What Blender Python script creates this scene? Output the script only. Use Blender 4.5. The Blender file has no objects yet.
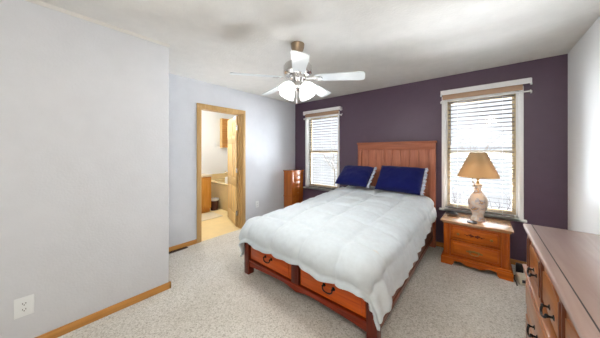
import bpy, bmesh, math, random
from mathutils import Vector, Matrix, noise

# ------------------------------------------------------------------ camera, world, light
S = bpy.context.scene
C = S.collection
H = 1.378                                   # eye height (m)
cam_d = bpy.data.cameras.new('camera')
cam = bpy.data.objects.new('camera', cam_d)
C.objects.link(cam)
cam.location = (0, 0, H)
cam.rotation_euler = (math.radians(90), 0, math.radians(40.35))
cam_d.sensor_width = 36.0
cam_d.lens = 217.5 / 600 * 36.0
cam_d.shift_y = -18.0 / 600
cam_d.clip_start = 0.02
S.camera = cam

w = bpy.data.worlds.new('overcast_sky')
S.world = w
w.use_nodes = True
nt = w.node_tree
bg = nt.nodes['Background']
tc = nt.nodes.new('ShaderNodeTexCoord')
sep = nt.nodes.new('ShaderNodeSeparateXYZ')
rmp = nt.nodes.new('ShaderNodeValToRGB')
rmp.color_ramp.elements[0].position = 0.0
rmp.color_ramp.elements[0].color = (0.80, 0.86, 0.95, 1)
rmp.color_ramp.elements[1].position = 0.6
rmp.color_ramp.elements[1].color = (0.90, 0.95, 1.0, 1)
nt.links.new(tc.outputs['Generated'], sep.inputs[0])
nt.links.new(sep.outputs['Z'], rmp.inputs[0])
nt.links.new(rmp.outputs[0], bg.inputs['Color'])
bg.inputs['Strength'].default_value = 0.66

S.view_settings.view_transform = 'Standard'
S.view_settings.look = 'None'
S.view_settings.exposure = 1.05
S.view_settings.gamma = 1.0
S.view_settings.use_curve_mapping = False

FAN_BULB = 4.0          # watts per fan bulb
BATH_BULB = 24.0
REAR_FILL = 1.5
WIN_DAY = 450.0
SIDE_DAY = 170.0
LOW_DAY = 850.0
DOME_FILL = 18.0


def lamp(name, kind, loc, energy, color=(1, 1, 1), size=0.1, rot=(0, 0, 0), size_y=None, portal=False):
    d = bpy.data.lights.new(name, kind)
    d.energy = energy
    d.color = color
    if kind == 'AREA':
        d.size = size
        if size_y:
            d.shape = 'RECTANGLE'
            d.size_y = size_y
        if portal:
            d.cycles.is_portal = True
    else:
        d.shadow_soft_size = size
    o = bpy.data.objects.new(name, d)
    C.objects.link(o)
    o.location = loc
    o.rotation_euler = rot
    return o


YF0 = 3.7
# daylight through the two windows of the dark wall plus fill through an added rear window
R90 = math.radians(90)
def aim(p, q):
    return (Vector(q) - Vector(p)).to_track_quat('-Z', 'Y').to_euler()


# the open sky outside: overhead, to both sides, and thrown back from the pale ground
for wx in (-0.06, -2.56):
    lamp('daylight_overhead', 'AREA', (wx, 5.0, 3.3), WIN_DAY, (0.90, 0.95, 1.0), 1.6, (math.radians(-48), 0, 0), 1.2)
    p = (wx, 5.5, -0.25)
    lamp('daylight_low', 'AREA', p, LOW_DAY * (1.0 if wx > -1 else 0.35), (0.90, 0.95, 1.0), 2.0, aim(p, (wx, YF0, 1.2)), 0.7)
for p, q, k in (((2.0, 5.6, 1.5), (-0.05, YF0, 1.3), 0.5), ((-1.6, 5.4, 1.5), (-1.3, YF0, 1.3), 0.8), ((-6.2, 5.6, 1.5), (-2.6, YF0, 1.3), 1.4)):
    lamp('daylight_side', 'AREA', p, SIDE_DAY * k, (0.90, 0.95, 1.0), 1.5, aim(p, q), 2.0)
lamp('rear_fill', 'AREA', (-1.73, -1.62, 1.35), REAR_FILL, (1.0, 0.92, 0.80), 1.25, (R90, 0, 0), 1.5)  # fill lamp added outside the invented rear window

# ------------------------------------------------------------------ materials
MATS = {}


def new_mat(name):
    m = bpy.data.materials.new(name)
    m.use_nodes = True
    MATS[name] = m
    n = m.node_tree.nodes
    return m, n, m.node_tree.links, n['Principled BSDF']


def plain(name, col, rough=0.5, metal=0.0, spec=0.5, var=0.0, vscale=8.0, bump=0.0, bscale=60.0, coat=0.0, trans=0.0):
    m, n, L, p = new_mat(name)
    p.inputs['Base Color'].default_value = (*col, 1)
    p.inputs['Roughness'].default_value = rough
    p.inputs['Metallic'].default_value = metal
    p.inputs['Specular IOR Level'].default_value = spec
    p.inputs['Coat Weight'].default_value = coat
    t = n.new('ShaderNodeTexCoord')
    if var > 0:
        a = n.new('ShaderNodeTexNoise')
        a.inputs['Scale'].default_value = vscale
        a.inputs['Detail'].default_value = 4
        r = n.new('ShaderNodeValToRGB')
        r.color_ramp.elements[0].position = 0.3
        r.color_ramp.elements[1].position = 0.7
        r.color_ramp.elements[0].color = (*[c * (1 - var) for c in col], 1)
        r.color_ramp.elements[1].color = (*[min(1, c * (1 + var)) for c in col], 1)
        L.new(t.outputs['Object'], a.inputs['Vector'])
        L.new(a.outputs['Fac'], r.inputs[0])
        L.new(r.outputs[0], p.inputs['Base Color'])
    if bump > 0:
        b = n.new('ShaderNodeTexNoise')
        b.inputs['Scale'].default_value = bscale
        b.inputs['Detail'].default_value = 3
        bn = n.new('ShaderNodeBump')
        bn.inputs['Strength'].default_value = bump
        bn.inputs['Distance'].default_value = 0.004
        L.new(t.outputs['Object'], b.inputs['Vector'])
        L.new(b.outputs['Fac'], bn.inputs['Height'])
        L.new(bn.outputs[0], p.inputs['Normal'])
    return m


def wood(name, dark, light, axis='X', scale=1.0, rough=0.35, coat=0.3, stretch=14.0, spec=0.3):
    """wood with grain running along axis (object space)"""
    m, n, L, p = new_mat(name)
    t = n.new('ShaderNodeTexCoord')
    mp = n.new('ShaderNodeMapping')
    sc = {'X': (1, stretch, stretch), 'Y': (stretch, 1, stretch), 'Z': (stretch, stretch, 1)}[axis]
    mp.inputs['Scale'].default_value = [v * scale for v in sc]
    a = n.new('ShaderNodeTexNoise')
    a.inputs['Scale'].default_value = 2.2
    a.inputs['Detail'].default_value = 6
    a.inputs['Distortion'].default_value = 0.8
    r = n.new('ShaderNodeValToRGB')
    r.color_ramp.elements[0].position = 0.28
    r.color_ramp.elements[0].color = (*dark, 1)
    r.color_ramp.elements[1].position = 0.72
    r.color_ramp.elements[1].color = (*light, 1)
    L.new(t.outputs['Object'], mp.inputs['Vector'])
    L.new(mp.outputs[0], a.inputs['Vector'])
    L.new(a.outputs['Fac'], r.inputs[0])
    L.new(r.outputs[0], p.inputs['Base Color'])
    p.inputs['Roughness'].default_value = rough
    p.inputs['Specular IOR Level'].default_value = spec
    p.inputs['Coat Weight'].default_value = coat
    p.inputs['Coat Roughness'].default_value = 0.2
    bn = n.new('ShaderNodeBump')
    bn.inputs['Strength'].default_value = 0.06
    bn.inputs['Distance'].default_value = 0.002
    L.new(a.outputs['Fac'], bn.inputs['Height'])
    L.new(bn.outputs[0], p.inputs['Normal'])
    return m


def carpet_mat():
    m, n, L, p = new_mat('carpet')
    t = n.new('ShaderNodeTexCoord')
    a = n.new('ShaderNodeTexNoise')
    a.inputs['Scale'].default_value = 95
    a.inputs['Detail'].default_value = 5
    a.inputs['Roughness'].default_value = 0.66
    r = n.new('ShaderNodeValToRGB')
    e = r.color_ramp.elements
    e[0].position = 0.34
    e[0].color = (0.42, 0.39, 0.335, 1)
    e[1].position = 0.62
    e[1].color = (0.86, 0.84, 0.80, 1)
    k = e.new(0.47)
    k.color = (0.70, 0.675, 0.62, 1)
    b = n.new('ShaderNodeTexNoise')
    b.inputs['Scale'].default_value = 2.2
    b.inputs['Detail'].default_value = 3
    mx = n.new('ShaderNodeMix')
    mx.data_type = 'RGBA'
    mx.blend_type = 'MULTIPLY'
    r2 = n.new('ShaderNodeValToRGB')
    r2.color_ramp.elements[0].position = 0.35
    r2.color_ramp.elements[0].color = (0.90, 0.89, 0.87, 1)
    r2.color_ramp.elements[1].position = 0.65
    r2.color_ramp.elements[1].color = (1, 1, 1, 1)
    L.new(t.outputs['Object'], a.inputs['Vector'])
    L.new(t.outputs['Object'], b.inputs['Vector'])
    L.new(a.outputs['Fac'], r.inputs[0])
    L.new(b.outputs['Fac'], r2.inputs[0])
    mx.inputs['Factor'].default_value = 1.0
    L.new(r.outputs[0], mx.inputs['A'])
    L.new(r2.outputs[0], mx.inputs['B'])
    L.new(mx.outputs['Result'], p.inputs['Base Color'])
    p.inputs['Roughness'].default_value = 1.0
    p.inputs['Specular IOR Level'].default_value = 0.1
    v = n.new('ShaderNodeTexNoise')
    v.inputs['Scale'].default_value = 140
    v.inputs['Detail'].default_value = 3
    bn = n.new('ShaderNodeBump')
    bn.inputs['Strength'].default_value = 0.7
    bn.inputs['Distance'].default_value = 0.01
    L.new(t.outputs['Object'], v.inputs['Vector'])
    L.new(v.outputs['Fac'], bn.inputs['Height'])
    L.new(bn.outputs[0], p.inputs['Normal'])
    return m


def glass_mat():
    m, n, L, p = new_mat('window_glass')
    out = n['Material Output']
    tr = n.new('ShaderNodeBsdfTransparent')
    gl = n.new('ShaderNodeBsdfGlossy')
    gl.inputs['Roughness'].default_value = 0.02
    fr = n.new('ShaderNodeFresnel')
    fr.inputs['IOR'].default_value = 1.45
    mx = n.new('ShaderNodeMixShader')
    L.new(fr.outputs[0], mx.inputs[0])
    L.new(tr.outputs[0], mx.inputs[1])
    L.new(gl.outputs[0], mx.inputs[2])
    L.new(mx.outputs[0], out.inputs['Surface'])
    n.remove(p)
    return m


def translucent_mat(name, col, fac=0.4, rough=0.6):
    m, n, L, p = new_mat(name)
    out = n['Material Output']
    p.inputs['Base Color'].default_value = (*col, 1)
    p.inputs['Roughness'].default_value = rough
    tl = n.new('ShaderNodeBsdfTranslucent')
    tl.inputs['Color'].default_value = (*col, 1)
    mx = n.new('ShaderNodeMixShader')
    mx.inputs[0].default_value = fac
    L.new(p.outputs[0], mx.inputs[1])
    L.new(tl.outputs[0], mx.inputs[2])
    L.new(mx.outputs[0], out.inputs['Surface'])
    return m


def emit_mat(name, col, strength):
    m, n, L, p = new_mat(name)
    p.inputs['Base Color'].default_value = (0.9, 0.9, 0.9, 1)
    p.inputs['Emission Color'].default_value = (*col, 1)
    p.inputs['Emission Strength'].default_value = strength
    p.inputs['Roughness'].default_value = 0.3
    return m


def vase_mat():
    m, n, L, p = new_mat('painted_ceramic')
    t = n.new('ShaderNodeTexCoord')
    v = n.new('ShaderNodeTexVoronoi')
    v.inputs['Scale'].default_value = 17
    a = n.new('ShaderNodeTexNoise')
    a.inputs['Scale'].default_value = 14
    a.inputs['Detail'].default_value = 3
    r = n.new('ShaderNodeValToRGB')
    e = r.color_ramp.elements
    r.color_ramp.interpolation = 'CONSTANT'
    e[0].position = 0.0
    e[0].color = (0.80, 0.74, 0.69, 1)
    e[1].position = 0.44
    e[1].color = (0.74, 0.60, 0.49, 1)
    for pos, col in ((0.56, (0.46, 0.45, 0.50)), (0.61, (0.38, 0.22, 0.13)), (0.66, (0.72, 0.48, 0.24))):
        k = e.new(pos)
        k.color = (*col, 1)
    L.new(t.outputs['Object'], a.inputs['Vector'])
    L.new(a.outputs['Fac'], r.inputs[0])
    L.new(r.outputs[0], p.inputs['Base Color'])
    p.inputs['Roughness'].default_value = 0.25
    return m


def fabric_mat(name, col, rough=0.9, sheen=0.3):
    m = plain(name, col, rough, 0, 0.2, var=0.04, vscale=25, bump=0.15, bscale=300)
    m.node_tree.nodes['Principled BSDF'].inputs['Sheen Weight'].default_value = sheen
    return m


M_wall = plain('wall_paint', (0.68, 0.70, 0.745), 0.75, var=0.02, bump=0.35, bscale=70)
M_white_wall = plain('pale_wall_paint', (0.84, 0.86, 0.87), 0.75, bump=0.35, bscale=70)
M_purple = plain('purple_paint', (0.100, 0.060, 0.097), 0.42, var=0.05, bump=0.3, bscale=70)
M_ceiling = plain('ceiling_texture', (0.74, 0.725, 0.695), 0.95, var=0.03, bump=0.8, bscale=45)
M_carpet = carpet_mat()
M_oak = wood('oak_trim', (0.40, 0.17, 0.035), (0.60, 0.29, 0.075), 'Y', 1.0, 0.4)
M_oak_x = wood('oak_trim_across', (0.36, 0.14, 0.03), (0.54, 0.24, 0.06), 'X', 1.0, 0.4)
M_casing = wood('pale_oak_casing', (0.50, 0.30, 0.11), (0.62, 0.40, 0.17), 'Z', 1.0, 0.45)
M_door = wood('door_oak', (0.78, 0.54, 0.24), (0.83, 0.60, 0.29), 'Z', 1.0, 0.4)
M_bed_dark = wood('cherry_dark', (0.07, 0.007, 0.003), (0.15, 0.018, 0.005), 'Z', 1.0, 0.35, 0.1)
M_bed_rail = wood('cherry_rail', (0.13, 0.011, 0.002), (0.28, 0.030, 0.004), 'X', 1.0, 0.35, 0.1)
M_bed_siderail = wood('cherry_side_rail', (0.13, 0.025, 0.008), (0.26, 0.06, 0.018), 'Y', 1.0, 0.3)
M_drawer = wood('cherry_drawer', (0.42, 0.048, 0.003), (0.66, 0.12, 0.006), 'X', 1.0, 0.35, 0.1)
M_head = wood('headboard_planks', (0.33, 0.10, 0.052), (0.53, 0.19, 0.105), 'Z', 1.0, 0.5, 0.1)
M_headrail = wood('headboard_rail', (0.30, 0.09, 0.045), (0.49, 0.17, 0.09), 'X', 1.0, 0.5, 0.1)
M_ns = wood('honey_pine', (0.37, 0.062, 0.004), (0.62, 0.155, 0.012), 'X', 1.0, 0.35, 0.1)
M_nstop = wood('honey_pine_glare_top', (0.50, 0.24, 0.09), (0.66, 0.36, 0.16), 'X', 1.0, 0.2, 1.0, spec=0.8)  # window glare on the top is lightened into its base colour
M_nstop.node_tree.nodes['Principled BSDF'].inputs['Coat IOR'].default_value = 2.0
M_nsz = wood('honey_pine_upright', (0.34, 0.056, 0.004), (0.58, 0.14, 0.011), 'Z', 1.0, 0.35, 0.1)
M_arm = wood('armoire_wood', (0.33, 0.07, 0.006), (0.52, 0.15, 0.013), 'Z', 1.0, 0.22, 0.6)
M_dtop = wood('dresser_top_wood_sheen', (0.34, 0.23, 0.20), (0.44, 0.325, 0.285), 'Y', 0.7, 0.32, 0.6)  # pale reflected sheen is mixed into the wood's base colour
M_dres = wood('dresser_wood', (0.32, 0.105, 0.030), (0.50, 0.205, 0.065), 'Y', 1.0, 0.3, 0.4)
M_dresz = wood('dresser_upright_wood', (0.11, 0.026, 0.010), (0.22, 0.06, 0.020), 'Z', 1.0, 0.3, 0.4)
M_groove = plain('dark_groove', (0.02, 0.010, 0.008), 0.5)
M_comf = fabric_mat('white_cotton', (0.655, 0.725, 0.775), 0.9)
M_navy = fabric_mat('navy_cotton', (0.003, 0.006, 0.090), 0.9, 0.15)
M_lace = fabric_mat('pale_lace', (0.52, 0.56, 0.66))
M_mattress = fabric_mat('mattress_ticking', (0.7, 0.7, 0.7))
M_white = plain('white_paint', (0.90, 0.90, 0.90), 0.45)
M_plastic = plain('white_plastic', (0.85, 0.88, 0.90), 0.35)
M_almond = plain('almond_vinyl', (0.60, 0.48, 0.31), 0.5)
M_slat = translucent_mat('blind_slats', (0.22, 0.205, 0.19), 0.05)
M_tan = plain('tan_fabric', (0.50, 0.33, 0.22), 0.7)
M_cord = plain('blind_cord', (0.25, 0.24, 0.22), 0.6)
M_glass = glass_mat()
M_chrome = plain('brushed_nickel', (0.62, 0.60, 0.58), 0.25, 1.0)
M_bronze = plain('bronze_canopy', (0.36, 0.27, 0.19), 0.3, 1.0)
M_brass = plain('antique_brass', (0.34, 0.22, 0.08), 0.35, 1.0)
M_iron = plain('black_iron', (0.02, 0.022, 0.024), 0.22, 0.7)
M_blade = plain('white_fan_blade', (0.66, 0.70, 0.72), 0.4)
M_globe = emit_mat('lit_frosted_glass', (0.97, 0.99, 1.0), 1.3)
M_dome = emit_mat('lit_dome_glass', (1.0, 0.85, 0.55), 3.0)
M_shade = translucent_mat('tan_lamp_shade', (0.62, 0.42, 0.22), 0.25, 0.8)
M_vase = vase_mat()
M_black = plain('black_plastic', (0.012, 0.011, 0.013), 0.3)
M_brownleather = plain('brown_leather', (0.14, 0.085, 0.06), 0.4)
M_cream = plain('cream_plastic', (0.72, 0.64, 0.50), 0.5)
M_vent = plain('brown_metal', (0.07, 0.04, 0.03), 0.45, 0.5)
M_vinyl = plain('bathroom_vinyl', (0.86, 0.70, 0.38), 0.45, var=0.05, vscale=6)
M_tub = plain('almond_tub', (0.76, 0.60, 0.33), 0.25, var=0.03)
M_vanity = wood('vanity_oak', (0.55, 0.22, 0.03), (0.70, 0.34, 0.07), 'Z', 1.0, 0.35)
M_counter = plain('beige_counter', (0.62, 0.52, 0.38), 0.3)
M_bin = plain('maroon_bin', (0.07, 0.015, 0.012), 0.35)
M_rug = fabric_mat('cream_rug', (0.72, 0.65, 0.50))
M_towel = fabric_mat('white_towel', (0.9, 0.9, 0.88))
M_snow = plain('pale_ground', (0.72, 0.72, 0.72), 0.95, var=0.05, vscale=0.5)
M_bark = plain('grey_bark', (0.045, 0.040, 0.036), 0.9)
M_tanbark = plain('tan_twigs', (0.30, 0.24, 0.16), 0.9)
M_socket = plain('outlet_slots', (0.05, 0.05, 0.06), 0.5)


# ------------------------------------------------------------------ mesh building
class MB:
    def __init__(self):
        self.bm = bmesh.new()

    def merge(self, other):
        me = bpy.data.meshes.new('tmp')
        other.to_mesh(me)
        other.free()
        self.bm.from_mesh(me)
        bpy.data.meshes.remove(me)
        return self

    def box(self, x0, x1, y0, y1, z0, z1, bev=0.0, seg=2, rot=None, pivot=None):
        b = bmesh.new()
        bmesh.ops.create_cube(b, size=1.0)
        c = Vector(((x0 + x1) / 2, (y0 + y1) / 2, (z0 + z1) / 2))
        d = (abs(x1 - x0), abs(y1 - y0), abs(z1 - z0))
        for v in b.verts:
            v.co = Vector((v.co.x * d[0], v.co.y * d[1], v.co.z * d[2])) + c
        if bev > 0:
            bmesh.ops.bevel(b, geom=list(b.edges), offset=min(bev, min(d) * 0.45), segments=seg, affect='EDGES', profile=0.5)
        if rot is not None:
            bmesh.ops.rotate(b, cent=Vector(pivot) if pivot else c, matrix=rot, verts=b.verts)
        return self.merge(b)

    def cyl(self, p0, p1, r0, r1=None, seg=20, caps=True):
        r1 = r0 if r1 is None else r1
        p0, p1 = Vector(p0), Vector(p1)
        ax = p1 - p0
        b = bmesh.new()
        bmesh.ops.create_cone(b, cap_ends=caps, segments=seg, radius1=r0, radius2=r1, depth=ax.length)
        q = Vector((0, 0, 1)).rotation_difference(ax.normalized())
        for v in b.verts:
            v.co = q @ v.co + (p0 + p1) / 2
        return self.merge(b)

    def ball(self, c, r, scale=(1, 1, 1), seg=16):
        b = bmesh.new()
        bmesh.ops.create_uvsphere(b, u_segments=seg, v_segments=max(8, seg // 2), radius=r)
        for v in b.verts:
            v.co = Vector((v.co.x * scale[0], v.co.y * scale[1], v.co.z * scale[2])) + Vector(c)
        return self.merge(b)

    def lathe(self, prof, c=(0, 0, 0), seg=32, axis=None, close=True):
        """prof: list of (r, z)"""
        b = bmesh.new()
        rings = []
        for r, z in prof:
            rings.append([b.verts.new((r * math.cos(2 * math.pi * i / seg), r * math.sin(2 * math.pi * i / seg), z)) for i in range(seg)])
        for k in range(len(rings) - 1):
            for i in range(seg):
                j = (i + 1) % seg
                b.faces.new((rings[k][i], rings[k][j], rings[k + 1][j], rings[k + 1][i]))
        if close:
            b.faces.new(list(reversed(rings[0])))
            b.faces.new(rings[-1])
        q = Vector((0, 0, 1)).rotation_difference(Vector(axis).normalized()) if axis is not None else None
        for v in b.verts:
            if q:
                v.co = q @ v.co
            v.co = v.co + Vector(c)
        return self.merge(b)

    def tube(self, pts, r, seg=8, r_end=None):
        pts = [Vector(p) for p in pts]
        b = bmesh.new()
        rings = []
        n = len(pts)
        ref = None
        for i, p in enumerate(pts):
            t = (pts[min(i + 1, n - 1)] - pts[max(i - 1, 0)]).normalized()
            if ref is None:
                ref = t.orthogonal().normalized()
            ref = (ref - t * ref.dot(t))
            ref = ref.normalized() if ref.length > 1e-6 else t.orthogonal().normalized()
            o = t.cross(ref)
            rr = r if r_end is None else r + (r_end - r) * i / (n - 1)
            rings.append([b.verts.new(p + rr * (math.cos(2 * math.pi * k / seg) * ref + math.sin(2 * math.pi * k / seg) * o)) for k in range(seg)])
        for a in range(n - 1):
            for k in range(seg):
                j = (k + 1) % seg
                b.faces.new((rings[a][k], rings[a][j], rings[a + 1][j], rings[a + 1][k]))
        b.faces.new(list(reversed(rings[0])))
        b.faces.new(rings[-1])
        return self.merge(b)

    def prism(self, outline, axis, a0, a1, bev=0.0):
        """outline of 2D points in the two other axes (in xyz order), extruded along axis from a0 to a1"""
        b = bmesh.new()

        def mk(p, a):
            return {'X': (a, p[0], p[1]), 'Y': (p[0], a, p[1]), 'Z': (p[0], p[1], a)}[axis]
        v0 = [b.verts.new(mk(p, a0)) for p in outline]
        v1 = [b.verts.new(mk(p, a1)) for p in outline]
        b.faces.new(v0)
        b.faces.new(list(reversed(v1)))
        for i in range(len(outline)):
            j = (i + 1) % len(outline)
            b.faces.new((v0[j], v0[i], v1[i], v1[j]))
        bmesh.ops.recalc_face_normals(b, faces=b.faces)
        if bev > 0:
            bmesh.ops.bevel(b, geom=list(b.edges), offset=bev, segments=2, affect='EDGES', profile=0.5)
        return self.merge(b)

    def grid(self, fn, nu, nv):
        b = bmesh.new()
        vs = [[b.verts.new(fn(i / nu, j / nv)) for j in range(nv + 1)] for i in range(nu + 1)]
        for i in range(nu):
            for j in range(nv):
                b.faces.new((vs[i][j], vs[i + 1][j], vs[i + 1][j + 1], vs[i][j + 1]))
        return self.merge(b)

    def build(self, name, mat, parent=None, label=None, cat=None, group=None, kind=None, angle=38, origin=None):
        bm = self.bm
        bmesh.ops.recalc_face_normals(bm, faces=bm.faces)
        off = Vector((0, 0, 0))
        if parent is not None:
            off = Vector(parent.get('_o', (0, 0, 0)))
        elif origin is not None:
            off = Vector(origin)
        elif bm.verts:
            lo = Vector([min(v.co[k] for v in bm.verts) for k in range(3)])
            hi = Vector([max(v.co[k] for v in bm.verts) for k in range(3)])
            off = Vector(((lo.x + hi.x) / 2, (lo.y + hi.y) / 2, lo.z))
        for v in bm.verts:
            v.co -= off
        me = bpy.data.meshes.new(name)
        bm.to_mesh(me)
        bm.free()
        me.polygons.foreach_set('use_smooth', [True] * len(me.polygons))
        me.set_sharp_from_angle(angle=math.radians(angle))
        me.materials.append(mat)
        o = bpy.data.objects.new(name, me)
        C.objects.link(o)
        if parent is not None:
            o.parent = parent
            o['_o'] = tuple(off)
        else:
            o.location = off
            o['_o'] = tuple(off)
        tag(o, label, cat, group, kind)
        return o


def tag(o, label=None, cat=None, group=None, kind=None):
    if label:
        o['label'] = label
    if cat:
        o['category'] = cat
    if group:
        o['group'] = group
    if kind:
        o['kind'] = kind
    return o


def thing(name, loc, label, cat, group=None):
    o = bpy.data.objects.new(name, None)
    o.empty_display_size = 0.1
    C.objects.link(o)
    o.location = loc
    o['_o'] = tuple(loc)
    return tag(o, label, cat, group)


def struct(name, mb, mat, parent=None):
    return mb.build(name, mat, parent, kind=None if parent else 'structure')


# ------------------------------------------------------------------ room
XL, XR, YF, YB, ZC = -3.285, 0.69, 3.70, -1.40, 2.44
XP, YP = -2.42, 0.815         # partition face and its end
T = 0.12
W1 = (-2.95, -2.17, 0.60, 2.125)     # left window opening x0,x1,z0,z1
W2 = (-0.44, 0.322, 0.56, 2.125)      # right window opening
W3 = (-2.35, -1.12, 0.55, 2.1)         # unseen window behind the viewer, added for fill light
D1 = (1.534, 2.285, 2.04)          # bathroom door opening y0,y1,ztop

struct('floor', MB().box(XL, XR + 0.0, YB, YF, -0.1, 0), M_carpet)
struct('ceiling', MB().box(-5.7, XR + T, YB - T, YF + T, ZC, ZC + 0.1), M_ceiling)


def wall_with_openings(x0, x1, y0, y1, holes):
    """wall along X with openings (x0,x1,z0,z1)"""
    mb = MB()
    xs = x0
    for a, b, z0, z1 in sorted(holes):
        mb.box(xs, a, y0, y1, 0, ZC)
        mb.box(a, b, y0, y1, 0, z0)
        mb.box(a, b, y0, y1, z1, ZC)
        xs = b
    mb.box(xs, x1, y0, y1, 0, ZC)
    return mb


struct('wall_far', wall_with_openings(XL - T, XR + T, YF, YF + T, [W1, W2]), M_purple)
struct('wall_rear', wall_with_openings(XL - T, XR + T, YB - T, YB, [W3]), M_wall)
struct('wall_right', MB().box(XR, XR + T, YB, YF, 0, ZC), M_white_wall)
lw = MB()
lw.box(XL - T, XL, YB, D1[0], 0, ZC).box(XL - T, XL, D1[1], YF, 0, ZC).box(XL - T, XL, D1[0], D1[1], D1[2], ZC)
struct('wall_left', lw, M_wall)
struct('wall_partition', MB().box(XL, XP, YB, YP, 0, ZC, 0.012, 3), M_wall)

# baseboards
BBH = 0.062


def bb_profile_y(mb, x, y0, y1, sgn):
    mb.prism([(x, 0), (x + sgn * 0.014, 0), (x + sgn * 0.014, BBH - 0.014), (x + sgn * 0.006, BBH), (x, BBH)], 'Y', y0, y1)


def bb_profile_x(mb, y, x0, x1, sgn):
    mb.prism([(y, 0), (y + sgn * 0.014, 0), (y + sgn * 0.014, BBH - 0.014), (y + sgn * 0.006, BBH), (y, BBH)], 'X', x0, x1)


b = MB()
bb_profile_y(b, XP, YB, YP + 0.014, 1)
bb_profile_x(b, YP, XL + 0.014, XP + 0.014, 1)
struct('baseboard_partition', b, M_oak)
b = MB()
bb_profile_y(b, XL, YP + 0.014, D1[0] - 0.06, 1)
bb_profile_y(b, XL, D1[1] + 0.06, YF, 1)
struct('baseboard_left', b, M_oak)
b = MB()
bb_profile_x(b, YF, XL + 0.014, XR, -1)
struct('baseboard_far', b, M_oak_x)
b = MB()
bb_profile_y(b, XR, YB, YF - 0.014, -1)
struct('baseboard_right', b, M_oak)
b = MB()
bb_profile_x(b, YB, XP + 0.014, XR - 0.014, 1)
struct('baseboard_rear', b, M_oak_x)
# narrow cove along the top of the partition
struct('trim_1', MB().prism([(XP, ZC), (XP + 0.022, ZC), (XP + 0.018, ZC - 0.010), (XP + 0.006, ZC - 0.022), (XP, ZC - 0.022)], 'Y', YB, YP), M_ceiling)

# ------------------------------------------------------------------ bathroom shell
BX, BY0, BY1 = -5.55, 0.9, 3.55
struct('floor_bathroom', MB().box(BX, XL, BY0, BY1, -0.1, -0.001), M_vinyl)
struct('wall_bathroom_far', MB().box(BX - T, BX, BY0 - T, BY1 + T, 0, ZC), M_white_wall)
struct('wall_bathroom_right', MB().box(BX, XL - T, BY1, BY1 + T, 0, ZC), M_white_wall)
struct('wall_bathroom_left', MB().box(BX, XL - T, BY0 - T, BY0, 0, ZC), M_white_wall)

# ------------------------------------------------------------------ bathroom door
dj = MB()
cw, ct = 0.058, 0.016
yl, yr, zt = D1[0], D1[1], D1[2]
for x, sg in ((XL, 1), (XL - T, -1)):
    xa, xb = sorted((x, x + sg * ct))
    dj.box(xa, xb, yl - cw, yl + 0.006, 0, zt - 0.006, 0.005)
    dj.box(xa, xb, yr - 0.006, yr + cw, 0, zt - 0.006, 0.005)
    dj.box(xa, xb, yl - cw, yr + cw, zt - 0.006, zt + cw, 0.005)
dj.box(XL - T, XL, yl, yl + 0.018, 0, zt)
dj.box(XL - T, XL, yr - 0.018, yr, 0, zt)
dj.box(XL - T, XL, yl + 0.018, yr - 0.018, zt - 0.018, zt)
dj.box(XL - 0.07, XL - 0.055, yl + 0.018, yl + 0.03, 0, zt - 0.018)
dj.box(XL - 0.07, XL - 0.055, yr - 0.03, yr - 0.018, 0, zt - 0.018)
door = struct('door_1', dj, M_casing)
# six panel leaf, hinged on the right jamb and swung into the bathroom
DW, DT, DH = 0.715, 0.036, 2.0


def door_local(mb):
    th = math.radians(19)
    hx, hy = XL - T + 0.005, yr - 0.018 + 0.012
    u = Vector((-math.cos(th), math.sin(th), 0))
    nrm = Vector((-math.sin(th), -math.cos(th), 0))
    for v in mb.bm.verts:
        l = v.co.copy()
        v.co = Vector((hx, hy, 0)) + u * l.x + nrm * l.y + Vector((0, 0, l.z + 0.012))
    return mb


lf = MB()
st = 0.10
pw = (DW - 3 * st) / 2
lf.box(0, DW, 0.008, DT - 0.008, 0, DH)
rails = [(0, 0.20), (0.72, 0.86), (1.52, 1.64), (1.88, DH)]
for z0, z1 in rails:
    lf.box(0, DW, 0, DT, z0, z1, 0.003)
for x0 in (0, st + pw, 2 * st + 2 * pw):
    lf.box(x0, x0 + st, 0, DT, 0, DH, 0.003)
for z0, z1 in ((0.20, 0.72), (0.86, 1.52), (1.64, 1.88)):
    for x0 in (st, 2 * st + pw):
        lf.box(x0 + 0.025, x0 + pw - 0.025, 0.002, DT - 0.002, z0 + 0.025, z1 - 0.025, 0.006)
leaf = door_local(lf).build('door_leaf', M_door, door)
kb = MB()
for s in (-1, 1):
    y = DT if s > 0 else 0
    kb.cyl((DW - 0.06, y, 0.93), (DW - 0.06, y + s * 0.008, 0.93), 0.028)
    kb.cyl((DW - 0.06, y, 0.93), (DW - 0.06, y + s * 0.045, 0.93), 0.010)
    kb.ball((DW - 0.06, y + s * 0.055, 0.93), 0.026, (1, 0.75, 1))
door_local(kb).build('door_knob', M_chrome, leaf)
for z in (0.2, 0.97, 1.74):
    hb = MB()
    hb.cyl((-0.004, DT + 0.004, z), (-0.004, DT + 0.004, z + 0.09), 0.006, seg=10)
    hb.box(-0.002, 0.0, 0.004, DT, z, z + 0.09)
    hb.box(0.0, 0.035, DT, DT + 0.002, z, z + 0.09)
    hb.box(-0.034, -0.004, DT, DT + 0.002, z, z + 0.09)
    door_local(hb).build('hinge', M_chrome, leaf)


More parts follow.
